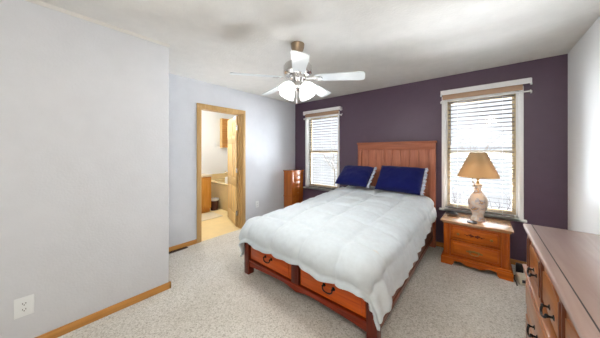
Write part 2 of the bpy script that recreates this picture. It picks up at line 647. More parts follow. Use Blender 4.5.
# ------------------------------------------------------------------ windows
def window(n, o, y_in, sgn, casing=True):
    """y_in room-side wall plane, sgn = outward direction"""
    x0, x1, z0, z1 = o

    def yy(a, b_):
        return sorted((y_in + sgn * a, y_in + sgn * b_))
    fr = MB()
    ya, yb = yy(0.065, T)
    f = 0.028
    fr.box(x0, x0 + f, ya, yb, z0, z1).box(x1 - f, x1, ya, yb, z0, z1)
    fr.box(x0, x1, ya, yb, z0, z0 + f).box(x0, x1, ya, yb, z1 - f, z1)
    # reveal lining
    ya, yb = yy(0.0, 0.065)
    fr.box(x0, x0 + 0.008, ya, yb, z0, z1).box(x1 - 0.008, x1, ya, yb, z0, z1)
    fr.box(x0, x1, ya, yb, z1 - 0.008, z1)
    if casing:
        ya, yb = yy(-0.014, 0.0)
        c = 0.030
        fr.box(x0 - c, x0 + 0.004, ya, yb, z0, z1 + c, 0.003)
        fr.box(x1 - 0.004, x1 + c, ya, yb, z0, z1 + c, 0.003)
        fr.box(x0 - c, x1 + c, ya, yb, z1 - 0.004, z1 + c, 0.003)
    win = struct('window_%d' % n, fr, M_white)
    zm = H - 0.022
    s = 0.036
    # outer (upper) sash and inner (lower) sash, as in a double-hung window
    for a, b_, da, db in ((zm - 0.022, z1 - f, 0.096, 0.116), (z0 + f, zm + 0.030, 0.072, 0.095)):
        ya, yb = yy(da, db)
        sa = MB()
        lower = da < 0.08
        sa.box(x0 + f, x0 + f + s, ya, yb, a, b_, 0.003).box(x1 - f - s, x1 - f, ya, yb, a, b_, 0.003)
        sa.box(x0 + f + s, x1 - f - s, ya, yb, a, a + 0.042, 0.003)
        sa.box(x0 + f + s, x1 - f - s, ya, yb, b_ - 0.046, b_, 0.003)
        so_ = sa.build('sash', M_almond, win)
        ya, yb = yy((da + db) / 2 - 0.002, (da + db) / 2 + 0.002)
        MB().box(x0 + f + s - 0.004, x1 - f - s + 0.004, ya, yb, a + 0.038, b_ - 0.042).build('pane', M_glass, so_)
    sl = MB()
    ya, yb = yy(-0.055, 0.065)
    sl.box(x0, x1, ya, yb, z0 - 0.022, z0 + 0.004, 0.005)
    ya, yb = yy(-0.055, -0.002)
    sl.box(x0 - 0.06, x1 + 0.055, ya, yb, z0 - 0.022, z0 + 0.004, 0.005)
    sl.build('sill', M_white, win)
    return win


window(1, W1, YF, 1)
window(2, W2, YF, 1)
window(3, W3, YB, -1)  # out of view, added to let fill light in


def blind(o, label, wand_x):
    x0, x1, z0, z1 = o
    x0 += 0.045
    x1 -= 0.045
    yc = YF + 0.032
    t = thing('window_blind', ((x0 + x1) / 2, yc, z0 + 0.006), label, 'blind', 'horizontal blinds in the two windows')
    MB().box(x0, x1, yc - 0.028, yc + 0.028, z1 - 0.045, z1 - 0.010, 0.004).build('headrail', M_white, t)
    MB().box(o[0] - 0.02, o[1] + 0.022, YF - 0.030, YF - 0.016, z1 - 0.022, z1 + 0.044, 0.003).box(o[0] - 0.02, o[1] + 0.022, YF - 0.016, YF - 0.0142, z1 + 0.006, z1 + 0.044).build('valance', M_tan, t)
    sl = MB()
    z = z0 + 0.055
    tilt = math.radians(-9)
    while z < z1 - 0.06:
        def fn(u, v, z=z):
            a = (v - 0.5) * 0.05
            return (x0 + (x1 - x0) * u, yc + a * math.cos(tilt), z + 0.003 * (1 - (2 * v - 1) ** 2) + a * math.sin(tilt))
        sl.grid(fn, 1, 4)
        z += 0.0535
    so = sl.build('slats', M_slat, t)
    md = so.modifiers.new('thickness', 'SOLIDIFY')
    md.thickness = 0.0028
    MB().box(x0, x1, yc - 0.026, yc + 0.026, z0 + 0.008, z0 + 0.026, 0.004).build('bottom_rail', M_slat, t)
    for fx in (0.16, 0.5, 0.84):
        cx = x0 + (x1 - x0) * fx
        c = MB()
        for dy in (-0.027, 0.027):
            c.cyl((cx, yc + dy, z0 + 0.02), (cx, yc + dy, z1 - 0.05), 0.0011, seg=6)
        c.build('ladder_cord', M_white, t)
    c = MB()
    c.cyl((wand_x, yc - 0.032, z1 - 0.66), (wand_x, yc - 0.032, z1 - 0.085), 0.0035, seg=8)
    c.ball((wand_x, yc - 0.032, z1 - 0.66), 0.006)
    c.build('tilt_wand', M_cord, t)
    return t


blind(W2, 'white horizontal blind in the window behind the table lamp', W2[0] + 0.075)
blind(W1, 'white horizontal blind in the window left of the bed, beside the small armoire', W1[0] + 0.075)


def curtain_rod(o, label, zc):
    x0, x1 = o[0] - 0.035, o[1] + 0.088
    t = thing('curtain_rod', ((x0 + x1) / 2, YF - 0.05, zc - 0.1), label, 'curtain rod', 'white flat curtain rods above the two windows')
    # wide flat rod with returns to the wall, a thin rod below it
    MB().box(x0, x1, YF - 0.088, YF - 0.076, zc - 0.032, zc + 0.032, 0.005).build('wide_rod', M_white, t)
    MB().tube([(x0, YF - 0.058, zc - 0.118), (x1, YF - 0.058, zc - 0.118)], 0.008, 10).build('thin_rod', M_white, t)
    for x, s in ((x0, 1), (x1, -1)):
        br = MB()
        br.box(x - 0.002, x + 0.004, YF - 0.080, YF, zc - 0.028, zc + 0.028, 0.002)
        br.tube([(x, YF - 0.002, zc - 0.02), (x, YF - 0.03, zc - 0.035), (x, YF - 0.068, zc - 0.042), (x, YF - 0.074, zc - 0.028)], 0.007, 8)
        br.build('bracket', M_white, t)
        MB().tube([(x, YF - 0.001, zc - 0.095), (x, YF - 0.03, zc - 0.135), (x, YF - 0.058, zc - 0.138), (x, YF - 0.066, zc - 0.115)], 0.0065, 8).build('hook', M_white, t)
    return t


curtain_rod(W2, 'white double curtain rod above the window with the table lamp', 2.190)
curtain_rod(W1, 'white double curtain rod above the window left of the bed', 2.192)


# ------------------------------------------------------------------ wall plates, floor register
def outlet(x, y, z, label, hw=0.038, hh=0.060):
    t = thing('wall_outlet', (x, y, z), label, 'outlet', 'white duplex outlets')
    MB().box(x, x + 0.007, y - hw, y + hw, z - hh, z + hh, 0.003).build('cover_plate', M_plastic, t)
    for dz in (-0.020, 0.020):
        r = MB().prism([(y - 0.016, z + dz - 0.011), (y - 0.010, z + dz - 0.015), (y + 0.010, z + dz - 0.015), (y + 0.016, z + dz - 0.011),
                        (y + 0.016, z + dz + 0.011), (y + 0.010, z + dz + 0.015), (y - 0.010, z + dz + 0.015), (y - 0.016, z + dz + 0.011)], 'X', x + 0.006, x + 0.0085)
        rc = r.build('receptacle', M_plastic, t)
        s = MB()
        s.box(x + 0.0080, x + 0.009, y - 0.0085, y - 0.0055, z + dz - 0.002, z + dz + 0.008)
        s.box(x + 0.0080, x + 0.009, y + 0.0055, y + 0.0085, z + dz - 0.002, z + dz + 0.008)
        s.cyl((x + 0.0080, y, z + dz - 0.008), (x + 0.009, y, z + dz - 0.008), 0.003, seg=10)
        s.build('slots', M_socket, rc)


outlet(XP, -0.088, 0.308, 'white duplex outlet on the grey wall at the left edge of the picture', 0.044, 0.066)
outlet(XL, 2.61, 0.37, 'white duplex outlet on the wall between the bathroom door and the small armoire')

t = thing('floor_register', (-3.27, 1.19, 0), 'brown slotted floor register in the carpet left of the bathroom door', 'vent')
MB().box(-3.335 + 0.02, -3.215, 1.06, 1.33, 0, 0.006, 0.002).build('frame', M_vent, t)
lv = MB()
for k in range(12):
    y = 1.083 + k * 0.020
    lv.box(-3.295, -3.235, y, y + 0.008, 0.006, 0.009)
lv.build('louvres', M_iron, t)

# ------------------------------------------------------------------ bed
BXL, BXR, BYF, BYH = -2.08, -0.56, 1.47, 3.66
bed = thing('bed', (-1.32, 2.55, 0), 'cherry wood storage bed with two footboard drawers under white comforter', 'bed')
for x0 in (BXL, BXR - 0.078):
    p = MB()
    p.box(x0, x0 + 0.078, BYF, BYF + 0.08, 0.0, 0.36, 0.006)
    p.build('foot_post', M_bed_dark, bed)
fb = MB()
xa, xb = BXL + 0.078, BXR - 0.078
fb.box(xa, xb, BYF + 0.018, BYF + 0.058, 0.392, 0.415, 0.004)
# lower rail with a shallow arch
ol = [(xa, 0.085)]
for k in range(25):
    u = k / 24
    ol.append((xa + (xb - xa) * u, 0.085 + 0.035 * math.sin(math.pi * u) ** 0.7 - 0.028 * math.exp(-((u - 0.5) / 0.06) ** 2)))
ol += [(xb, 0.085), (xb, 0.165), (xa, 0.165)]
olc = [ol[0]] + ol[2:-4] + [ol[-3], ol[-2], ol[-1]]
fb.prism(olc, 'Y', BYF + 0.018, BYF + 0.058)
fb.box(xa, xb, BYF + 0.006, BYF + 0.03, 0.150, 0.170, 0.006)
fb.box(xa, xb, BYF + 0.05, BYF + 0.058, 0.165, 0.40)
fb.build('footboard_frame', M_bed_rail, bed)
xm = (BXL + BXR) / 2
for x0 in (xm - 0.045,):
    MB().box(x0, x0 + 0.09, BYF + 0.008, BYF + 0.058, 0.165, 0.402, 0.005).box(x0 + 0.022, x0 + 0.068, BYF + 0.002, BYF + 0.012, 0.18, 0.39, 0.005).build('centre_stile', M_bed_dark, bed)


def bail(mb, x, y, z, w_, drop, r, sgn=-1, plate=True):
    """bail pull on a face whose normal is -Y"""
    for s in (-1, 1):
        if plate:
            mb.cyl((x + s * w_, y, z), (x + s * w_, y - 0.004, z), 0.016, 0.012, 14)
        mb.cyl((x + s * w_, y, z), (x + s * w_, y - 0.022, z), r * 1.1, seg=10)
        mb.ball((x + s * w_, y - 0.022, z), r * 1.6)
    pts = []
    for k in range(13):
        a = math.pi * k / 12
        pts.append((x - w_ * math.cos(a) * (1.0 + 0.18 * math.sin(a)), y - 0.022 - 0.008 * math.sin(a), z - drop * math.sin(a) ** 0.8))
    mb.tube(pts, r, 8)


for x0, x1 in ((xa + 0.012, xm - 0.057), (xm + 0.057, xb - 0.012)):
    d = MB()
    d.box(x0, x1, BYF + 0.022, BYF + 0.055, 0.178, 0.392, 0.004)
    d.box(x0 + 0.028, x1 - 0.028, BYF + 0.012, BYF + 0.026, 0.204, 0.366, 0.008)
    dr = d.build('drawer', M_drawer, bed)
    h = MB()
    bail(h, (x0 + x1) / 2, BYF + 0.012, 0.286, 0.045, 0.034, 0.0055)
    h.build('handle', M_iron, dr)
sr = MB().box(BXR - 0.035, BXR - 0.005, BYF + 0.08, BYH - 0.06, 0.105, 0.42, 0.004)
sr.box(BXR - 0.008, BXR, BYF + 0.08, BYH - 0.06, 0.14, 0.17, 0.003)
sr.build('side_rail', M_bed_siderail, bed)
sr = MB().box(BXL + 0.005, BXL + 0.035, BYF + 0.08, BYH - 0.06, 0.105, 0.42, 0.004)
sr.box(BXL, BXL + 0.008, BYF + 0.08, BYH - 0.06, 0.14, 0.17, 0.003)
sr.build('side_rail', M_bed_siderail, bed)
MB().box(BXL + 0.035, BXR - 0.035, BYF + 0.06, BYH - 0.07, 0.36, 0.40).build('deck', M_bed_siderail, bed)
# headboard
HX0, HX1 = -1.715, -0.535
hd = MB()
for a, b_ in ((HX0, HX0 + 0.06), (HX1 - 0.085, HX1)):
    MB().box(a, b_, BYH - 0.06, BYH, 0.0, 1.47, 0.005).build('headboard_post', M_head, bed)
pl = MB()
n = 8
px0, px1 = HX0 + 0.06, HX1 - 0.085
for k in range(n):
    a = px0 + (px1 - px0) * k / n
    pl.box(a + 0.0015, px0 + (px1 - px0) * (k + 1) / n - 0.0015, BYH - 0.042, BYH - 0.02, 0.42, 1.42, 0.005)
pl.box(px0, px1, BYH - 0.022, BYH - 0.012, 0.42, 1.42)
pl.build('headboard_planks', M_head, bed)
tr = MB().box(HX0 + 0.0, HX1 - 0.0, BYH - 0.064, BYH + 0.0, 1.405, 1.492, 0.004)
tr.box(HX0 - 0.012, HX1 + 0.012, BYH - 0.075, BYH + 0.012, 1.492, 1.525, 0.006)
tr.build('headboard_rail', M_headrail, bed)

mt = MB().box(BXL + 0.05, BXR - 0.05, BYF + 0.09, BYH - 0.09, 0.402, 0.60, 0.05, 4)
mt.build('mattress', M_mattress, bed)

# comforter ---------------------------------------------------------------
CX0, CX1, CY0, CY1 = BXL + 0.12, BXR - 0.135, BYF + 0.10, BYH - 0.10


def comf(u, v):
    OL, OR, OF = 0.40, 0.40 - 0.09 * v, 0.30
    wx = (CX1 - CX0)
    x = CX0 - OL + (wx + OL + OR) * u
    y = CY0 - OF + (CY1 - CY0 + OF) * v
    # overhang amounts
    dx = 0.0
    if x < CX0:
        dx = x - CX0
    elif x > CX1:
        dx = x - CX1
    dy = min(0.0, y - CY0)
    bx = min(max(x, CX0), CX1)
    by = max(y, CY0)
    vh = (by - CY0) / (CY1 - CY0)
    d = math.hypot(dx, dy)
    # uneven lower edge towards the head on the right, slack near the foot
    q = d
    top = 0.60 + 0.100 * vh ** 1.8
    # crown of the filling
    ex = min(bx - CX0, CX1 - bx)
    ey = by - CY0
    edge = min(1.0, ex / 0.40) * min(1.0, ey / 0.40)
    top += 0.065 * math.sin(edge * math.pi / 2) ** 0.8
    if d > 1e-6:
        nx, ny = dx / d, dy / d
    else:
        nx, ny = 0, 0
    R = 0.15
    arc = R * math.pi / 2
    if d <= arc:
        a = d / R
        out = R * math.sin(a)
        drop = R * (1 - math.cos(a))
    else:
        out = R + (d - arc) * 0.10
        drop = R + (d - arc) * 0.985
    px = bx + nx * out
    py = by + ny * out
    pz = top - drop
    # quilting and wrinkles
    qx = abs(math.sin(math.pi * (x - CX0 - 0.02) / 0.36))
    qy = abs(math.sin(math.pi * (y - CY0 - 0.10) / 0.36))
    puff = 0.030 * min(1, qx * 2.2) ** 0.5 * min(1, qy * 2.2) ** 0.5
    N = noise.noise(Vector((x * 3.1, y * 3.1, 1.7))) * 0.016 + noise.noise(Vector((x * 7.0, y * 6.0, 4.2))) * 0.008
    N += noise.noise(Vector((x * 16, y * 16, 9.1))) * 0.003
    f = min(1.0, d / 0.3)
    sc = (x if abs(dy) > abs(dx) else y)
    fold = f * (0.009 * math.sin(sc * 17 + 2.2 * noise.noise(Vector((sc * 2.2, 0, 3)))) + 0.006 * math.sin(sc * 38 + 1.0))
    # tighter creases where the cloth is pulled over the right edge
    if bx > CX1 - 0.35:
        k = min(1, (bx - (CX1 - 0.35)) / 0.3) * (1 - 0.5 * f)
        N += 0.0045 * k * math.sin((y * 1.0 - x * 0.35) * 42 + 3 * noise.noise(Vector((x * 3, y * 3, 7))))
    nrm = Vector((nx, ny, 0)) * min(1, d / arc) + Vector((0, 0, 1)) * max(0.0, 1 - d / arc)
    if nrm.length > 0:
        nrm.normalize()
    P_ = Vector((px, py, pz)) + nrm * (puff + N + fold)
    # the foot-side hem rides up and down a little
    P_.z += 0.010 * f * math.sin(x * 9 + 0.6)
    return P_


cm = MB().grid(comf, 150, 170)
cf = cm.build('comforter', M_comf, None, 'puffy white quilted comforter draped over the bed', 'comforter', angle=180)
md = cf.modifiers.new('thickness', 'SOLIDIFY')
md.thickness = 0.022
md.offset = -1.0


# pillows -----------------------------------------------------------------
def pillow(cx, y, zc, w_, h_, t_, lean, rz, roll, label, seed, trim_right=True):
    mat = (Matrix.Translation((cx, y, zc)) @ Matrix.Rotation(rz, 4, 'Z') @ Matrix.Rotation(lean, 4, 'X') @ Matrix.Rotation(roll, 4, 'Y'))

    def face(s):
        def fn(u, v):
            a, b_ = 2 * u - 1, 2 * v - 1
            k = (1 - abs(a) ** 3.2) * (1 - abs(b_) ** 3.2)
            th = t_ * 0.5 * max(0, k) ** 0.55
            sx = 1 - 0.05 * (1 - abs(a)) * 0 - 0.035 * (1 - b_ * b_) * abs(a) ** 6
            sz = 1 - 0.05 * (1 - a * a) * abs(b_) ** 6 + 0.03 * a * a
            wr = 0.010 * noise.noise(Vector((a * 2.6 + seed, b_ * 2.3, s))) + 0.004 * noise.noise(Vector((a * 7 + seed, b_ * 7, s)))
            p = Vector((a * w_ / 2 * sx, s * (th + wr * (k > 0.02)), b_ * h_ / 2 * sz))
            return mat @ p
        return fn
    mb = MB().grid(face(-1), 34, 26)
    mb.grid(face(1), 34, 26)
    bmesh.ops.remove_doubles(mb.bm, verts=mb.bm.verts, dist=0.0008)
    t = thing('pillow', (cx, y, zc - h_ / 2), label, 'pillow', 'navy pillows against the headboard')
    mb.build('cushion', M_navy, t, angle=180)

    def lace(u, v):
        b_ = 2 * v - 1
        x = w_ / 2 * (0.985 + 0.002 * math.sin(v * 60)) + u * (0.036 + 0.008 * math.sin(v * 75))
        p = Vector((x, 0.010 * math.sin(v * 48 + u * 2) * (0.4 + u) - 0.004, b_ * h_ / 2 * 0.99))
        return mat @ p
    lo = MB().grid(lace, 5, 70).build('lace_trim', M_lace, t, angle=180)
    m2 = lo.modifiers.new('thickness', 'SOLIDIFY')
    m2.thickness = 0.006
    return t


pillow(-0.955, 3.37, 0.967, 0.625, 0.44, 0.19, math.radians(-40), math.radians(1), 0.03, 'navy pillow with pale ruffled end, right of the two, against the headboard', 3.0)
pillow(-1.625, 3.30, 0.975, 0.545, 0.44, 0.18, math.radians(-52), math.radians(3), 0.02, 'navy pillow with pale ruffled end, left of the two, nearer the window', 8.0)

# ------------------------------------------------------------------ nightstand
NX0, NX1, NY0, NY1, NZ = -0.39, 0.205, 3.215, 3.635, 0.535
ns = thing('nightstand', (-0.1, 3.42, 0), 'honey wood two-drawer nightstand under the window beside the bed', 'nightstand')
bd = MB().box(NX0, NX1, NY0 + 0.02, NY1, 0.09, NZ - 0.03)
bd.box(NX0, NX0 + 0.065, NY0, NY0 + 0.05, 0.09, NZ - 0.03, 0.006).box(NX1 - 0.065, NX1, NY0, NY0 + 0.05, 0.09, NZ - 0.03, 0.006)
for x0 in (NX0 + 0.018, NX1 - 0.047):
    for k in range(2):
        bd.box(x0 + k * 0.018, x0 + k * 0.018 + 0.010, NY0 - 0.004, NY0 + 0.01, 0.13, NZ - 0.06, 0.003)
bd.build('body', M_nsz, ns)
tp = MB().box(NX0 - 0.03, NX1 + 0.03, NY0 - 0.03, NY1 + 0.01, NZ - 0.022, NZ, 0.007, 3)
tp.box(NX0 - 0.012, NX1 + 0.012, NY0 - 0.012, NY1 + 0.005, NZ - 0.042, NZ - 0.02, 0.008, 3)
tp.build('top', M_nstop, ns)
# plinth with scalloped apron and bracket feet
ol = [(NX0 - 0.025, 0.0), (NX0 + 0.085, 0.0), (NX0 + 0.10, 0.018)]
for k in range(21):
    u = k / 20
    x = NX0 + 0.11 + (NX1 - NX0 - 0.22) * u
    ol.append((x, 0.055 - 0.028 * math.sin(math.pi * u) ** 2 + 0.012 * math.sin(3 * math.pi * u) ** 2))
ol += [(NX1 - 0.10, 0.018), (NX1 - 0.085, 0.0), (NX1 + 0.025, 0.0), (NX1 + 0.025, 0.085), (NX0 - 0.025, 0.085)]
pn = MB().prism(ol, 'Y', NY0 - 0.025, NY0 + 0.0)
for x in (NX0 - 0.025, NX1):
    pn.prism([(NY0 - 0.0, 0), (NY0 + 0.10, 0), (NY0 + 0.13, 0.045), (NY1 - 0.12, 0.045), (NY1 - 0.1, 0), (NY1, 0), (NY1, 0.085), (NY0, 0.085)], 'X', x, x + 0.025)
pn.box(NX0 - 0.018, NX1 + 0.018, NY0 - 0.018, NY1, 0.083, 0.105, 0.008, 3)
pn.build('plinth', M_ns, ns)


def ns_drawer(z0, z1):
    x0, x1 = NX0 + 0.075, NX1 - 0.075
    d = MB().box(x0, x1, NY0 + 0.004, NY0 + 0.03, z0, z1, 0.004)
    d.box(x0 + 0.018, x1 - 0.018, NY0 - 0.010, NY0 + 0.012, z0 + 0.018, z1 - 0.018, 0.010, 3)
    return d.build('drawer', M_ns, ns)


d1 = ns_drawer(0.308, 0.476)
d2 = ns_drawer(0.122, 0.292)
xm2 = (NX0 + NX1) / 2
for x in (xm2 - 0.15, xm2 + 0.15):
    k = MB()
    k.cyl((x, NY0 - 0.01, 0.392), (x, NY0 - 0.026, 0.392), 0.006, seg=10)
    k.ball((x, NY0 - 0.032, 0.392), 0.014, (1, 0.7, 1))
    k.build('knob', M_brass, d1)
cv = MB()
for s in (-1, 1):
    for j, (ax, az, rr) in enumerate(((0.018, 0.0, 0.014), (0.042, 0.006, 0.012), (0.066, -0.004, 0.009), (0.03, 0.014, 0.008), (0.03, -0.012, 0.008), (0.085, 0.004, 0.006))):
        cv.ball((xm2 + s * ax, NY0 - 0.009, 0.392 + az), rr, (1.2, 0.35, 0.8), 10)
cv.build('carved_ornament', M_bed_dark, d1)
pb = MB()
for j in range(7):
    ax = (j - 3) * 0.021
    pb.ball((xm2 + ax, NY0 - 0.010, 0.208 + 0.006 * math.cos(ax * 60)), 0.0135, (1.1, 0.3, 1.1 - abs(j - 3) * 0.12), 10)
bail(pb, xm2, NY0 - 0.012, 0.208, 0.04, 0.026, 0.0045)
pb.build('bail_pull', M_brass, d2)

# lamp --------------------------------------------------------------------
LX, LY = -0.065, 3.44
lp = thing('table_lamp', (LX, LY, NZ), 'table lamp with tan cone shade and painted vase base on the nightstand', 'lamp')
prof = [(0.086, 0.0), (0.092, 0.006), (0.090, 0.018), (0.078, 0.030), (0.068, 0.045), (0.070, 0.065), (0.090, 0.11), (0.112, 0.155), (0.124, 0.20), (0.122, 0.235),
        (0.104, 0.275), (0.072, 0.31), (0.050, 0.335), (0.044, 0.36), (0.045, 0.385), (0.055, 0.405), (0.060, 0.413), (0.056, 0.420), (0.03, 0.424)]
MB().lathe([(rr_ * 0.80, zz_ + (0.02 * zz_ / 0.42)) for rr_, zz_ in prof], (LX, LY, NZ), 40).build('vase_base', M_vase, lp)
st_ = MB().cyl((LX, LY, NZ + 0.42), (LX, LY, NZ + 0.50), 0.011, seg=14).cyl((LX, LY, NZ + 0.44), (LX, LY, NZ + 0.47), 0.018, 0.014, 14)
st_.cyl((LX, LY, NZ + 0.50), (LX, LY, NZ + 0.56), 0.017, seg=14)
for s in (-1, 1):
    st_.tube([(LX + s * 0.01, LY, NZ + 0.49), (LX + s * 0.05, LY, NZ + 0.56), (LX + s * 0.05, LY, NZ + 0.70), (LX, LY, NZ + 0.82)], 0.002, 6)
st_.cyl((LX, LY, NZ + 0.815), (LX, LY, NZ + 0.835), 0.006, 0.004, 10)
st_.build('stem', M_brass, lp)
sh = MB().lathe([(0.203, 0.525), (0.205, 0.532), (0.144, 0.68), (0.080, 0.823), (0.078, 0.828)], (LX, LY, NZ), 48, close=False)
so = sh.build('lamp_shade', M_shade, lp)
m2 = so.modifiers.new('thickness', 'SOLIDIFY')
m2.thickness = 0.003
bl = MB().ball((LX, LY, NZ + 0.60), 0.03, (1, 1, 1.25))
bl.build('bulb', M_white, lp)

# small items on the nightstand
g = thing('glasses_case', (-0.325, 3.46, NZ), 'small dark rounded case at the left end of the nightstand top', 'case')
cs = MB().ball((0, 0, 0), 1.0, (0.072, 0.038, 0.020), 24)
for v in cs.bm.verts:
    v.co = Vector((v.co.x, v.co.y, max(v.co.z, -0.016)))
rz = Matrix.Rotation(math.radians(-18), 4, 'Z')
for v in cs.bm.verts:
    v.co = rz @ v.co + Vector((-0.325, 3.46, NZ + 0.018))
cs.build('case_base', M_brownleather, g)
cs = MB().ball((0, 0, 0), 1.0, (0.070, 0.036, 0.034), 24)
for v in cs.bm.verts:
    v.co = Vector((v.co.x, v.co.y, max(v.co.z, 0.0)))
for v in cs.bm.verts:
    v.co = rz @ v.co + Vector((-0.327, 3.462, NZ + 0.025))
cs.build('case_lid', M_black, g)
MB().lathe([(0.046, 0), (0.050, 0.003), (0.050, 0.009), (0.046, 0.012), (0.03, 0.009)], (-0.115, 3.265, NZ), 28).build('coaster', M_black, None, 'flat black round coaster in front of the lamp on the nightstand', 'coaster')

# floor items between nightstand and dresser
bx = thing('plug_box', (0.30, 3.25, 0), 'small white box on the carpet between nightstand and dresser', 'box')
MB().box(0.262, 0.338, 3.17, 3.29, 0, 0.085, 0.012, 3, Matrix.Rotation(math.radians(15), 3, 'Z')).build('box_body', M_cream, bx)
MB().box(0.275, 0.325, 3.165, 3.172, 0.03, 0.06, 0.004, 2, Matrix.Rotation(math.radians(15), 3, 'Z'), (0.3, 3.23, 0.04)).build('socket', M_socket, bx)
ad = thing('power_adapter', (0.285, 3.36, 0), 'black power adapter with cord behind the small white box', 'adapter')
MB().box(0.258, 0.318, 3.325, 3.385, 0, 0.15, 0.012, 3).build('adapter_body', M_black, ad)
MB().tube([(0.262, 3.355, 0.02), (0.245, 3.33, 0.012), (0.240, 3.28, 0.006), (0.25, 3.2, 0.006), (0.252, 3.13, 0.006)], 0.005, 8).build('cord', M_black, ad)

# ------------------------------------------------------------------ jewelry armoire in the corner
AX0, AX1, AY0, AY1, AZ = -3.265, -3.03, 3.31, 3.67, 0.97
am = thing('jewelry_armoire', (-3.155, 3.505, 0), 'small glossy orange wood armoire in the corner left of the window', 'armoire')
bd = MB().box(AX0, AX1 - 0.004, AY0, AY1, 0.10, AZ - 0.03, 0.004)
bd.box(AX0 - 0.008, AX1 + 0.006, AY0 - 0.010, AY1 + 0.010, 0.415, 0.435, 0.006)
bd.box(AX0 - 0.008, AX1 + 0.006, AY0 - 0.010, AY1 + 0.010, 0.08, 0.11, 0.006)
bd.build('body', M_arm, am)
MB().box(AX0 - 0.010, AX1 + 0.012, AY0 - 0.014, AY1 + 0.014, AZ - 0.012, AZ, 0.005).box(AX0 - 0.003, AX1 + 0.005, AY0 - 0.006, AY1 + 0.006, AZ - 0.03, AZ - 0.011, 0.004).build('lid', M_arm, am)
for k in range(5):
    z0 = 0.445 + k * 0.098
    d = MB().box(AX1 - 0.012, AX1 + 0.004, AY0 + 0.055, AY1 - 0.055, z0, z0 + 0.090, 0.004)
    dd = d.build('drawer', M_arm, am)
    kk = MB().ball((AX1 + 0.012, (AY0 + AY1) / 2, z0 + 0.045), 0.008, seg=10)
    kk.build('knob', M_brass, dd)
dd = MB().box(AX1 - 0.012, AX1 + 0.004, AY0 + 0.03, AY1 - 0.03, 0.13, 0.40, 0.004).box(AX1, AX1 + 0.010, AY0 + 0.06, AY1 - 0.06, 0.16, 0.37, 0.004)
dd.build('door', M_arm, am)
for y0, y1 in ((AY0 + 0.004, AY0 + 0.048), (AY1 - 0.048, AY1 - 0.004)):
    MB().box(AX1 - 0.010, AX1 + 0.003, y0, y1, 0.445, AZ - 0.036, 0.003).build('side_panel', M_arm, am)
for x in (AX0 + 0.02, AX1 - 0.02):
    for y in (AY0 + 0.02, AY1 - 0.02):
        MB().lathe([(0.012, 0), (0.018, 0.02), (0.014, 0.05), (0.020, 0.08)], (x, y, 0), 14).build('leg', M_arm, am)

# ------------------------------------------------------------------ dresser
FX, DY0, DY1, DZ = 0.235, 0.45, 2.215, 0.865
dr = thing('dresser', (0.46, 1.33, 0), 'long dark-topped wooden dresser with black pulls along the right wall', 'dresser')
MB().box(FX + 0.012, XR - 0.02, DY0 + 0.02, DY1 - 0.025, 0.05, DZ - 0.03).build('carcass', M_dresz, dr)
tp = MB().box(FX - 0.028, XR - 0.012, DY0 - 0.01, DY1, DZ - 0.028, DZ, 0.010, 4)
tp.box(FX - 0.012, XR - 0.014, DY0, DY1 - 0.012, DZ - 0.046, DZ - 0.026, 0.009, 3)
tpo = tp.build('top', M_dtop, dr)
gv = MB().box(FX + 0.012, FX + 0.0165, DY0, DY1 - 0.012, DZ - 0.001, DZ + 0.0006)
gv.build('top_groove', M_groove, tpo)
MB().box(FX - 0.014, XR - 0.014, DY0, DY1 - 0.014, 0.0, 0.09, 0.008).build('plinth', M_dres, dr)
# ledge between the top drawers and the deeper lower case
MB().box(FX - 0.032, FX + 0.03, DY0 + 0.005, DY1 - 0.010, 0.562, 0.580, 0.007, 3).box(FX - 0.024, FX + 0.03, DY0 + 0.008, DY1 - 0.015, 0.545, 0.564, 0.006, 3).build('ledge_moulding', M_dres, dr)
MB().box(FX - 0.012, FX + 0.03, DY0 + 0.02, DY1 - 0.022, 0.05, 0.548).build('lower_case', M_dresz, dr)


def pull_x(mb, x, y, z, w_):
    """dark bail pull on a face whose normal is -X"""
    for s in (-1, 1):
        mb.cyl((x, y + s * w_, z), (x - 0.004, y + s * w_, z), 0.013, 0.009, 14)
        mb.cyl((x, y + s * w_, z), (x - 0.020, y + s * w_, z), 0.005, seg=10)
        mb.ball((x - 0.021, y + s * w_, z), 0.008, seg=12)
    pts = []
    for k in range(13):
        a = math.pi * k / 12
        pts.append((x - 0.022 - 0.008 * math.sin(a), y - w_ * math.cos(a), z - 0.022 * math.sin(a)))
    mb.tube(pts, 0.0052, 10)


def dr_drawer(y0, y1, z0, z1, arch, pulls, FX, pz):
    d = MB().box(FX - 0.002, FX + 0.02, y0, y1, z0, z1, 0.004)
    fw = 0.028
    ol = [(y0 + fw, z0 + fw), (y1 - fw, z0 + fw), (y1 - fw, z1 - fw - 0.02)]
    if arch:
        for k in range(11):
            u = k / 10
            ol.append((y1 - fw - 0.02 - (y1 - y0 - 2 * fw - 0.04) * u, z1 - fw - 0.014 + 0.016 * math.sin(math.pi * u)))
    else:
        ol += [(y1 - fw, z1 - fw)]
        ol = ol[:2] + [(y1 - fw, z1 - fw), (y0 + fw, z1 - fw)]
    if arch:
        ol += [(y0 + fw, z1 - fw - 0.02)]
    d.prism(ol, 'X', FX - 0.010, FX + 0.0, 0.003)
    o = d.build('drawer', M_dres, dr)
    for y in pulls:
        p = MB()
        pull_x(p, FX - 0.010, y, pz, 0.042)
        p.build('pull', M_iron, o)


def pil(y):
    p = MB().box(FX - 0.012, FX + 0.02, y - 0.022, y + 0.022, 0.582, DZ - 0.048, 0.004)
    p.box(FX - 0.018, FX, y - 0.010, y + 0.010, 0.600, DZ - 0.075, 0.005)
    p.build('pilaster', M_dresz, dr)


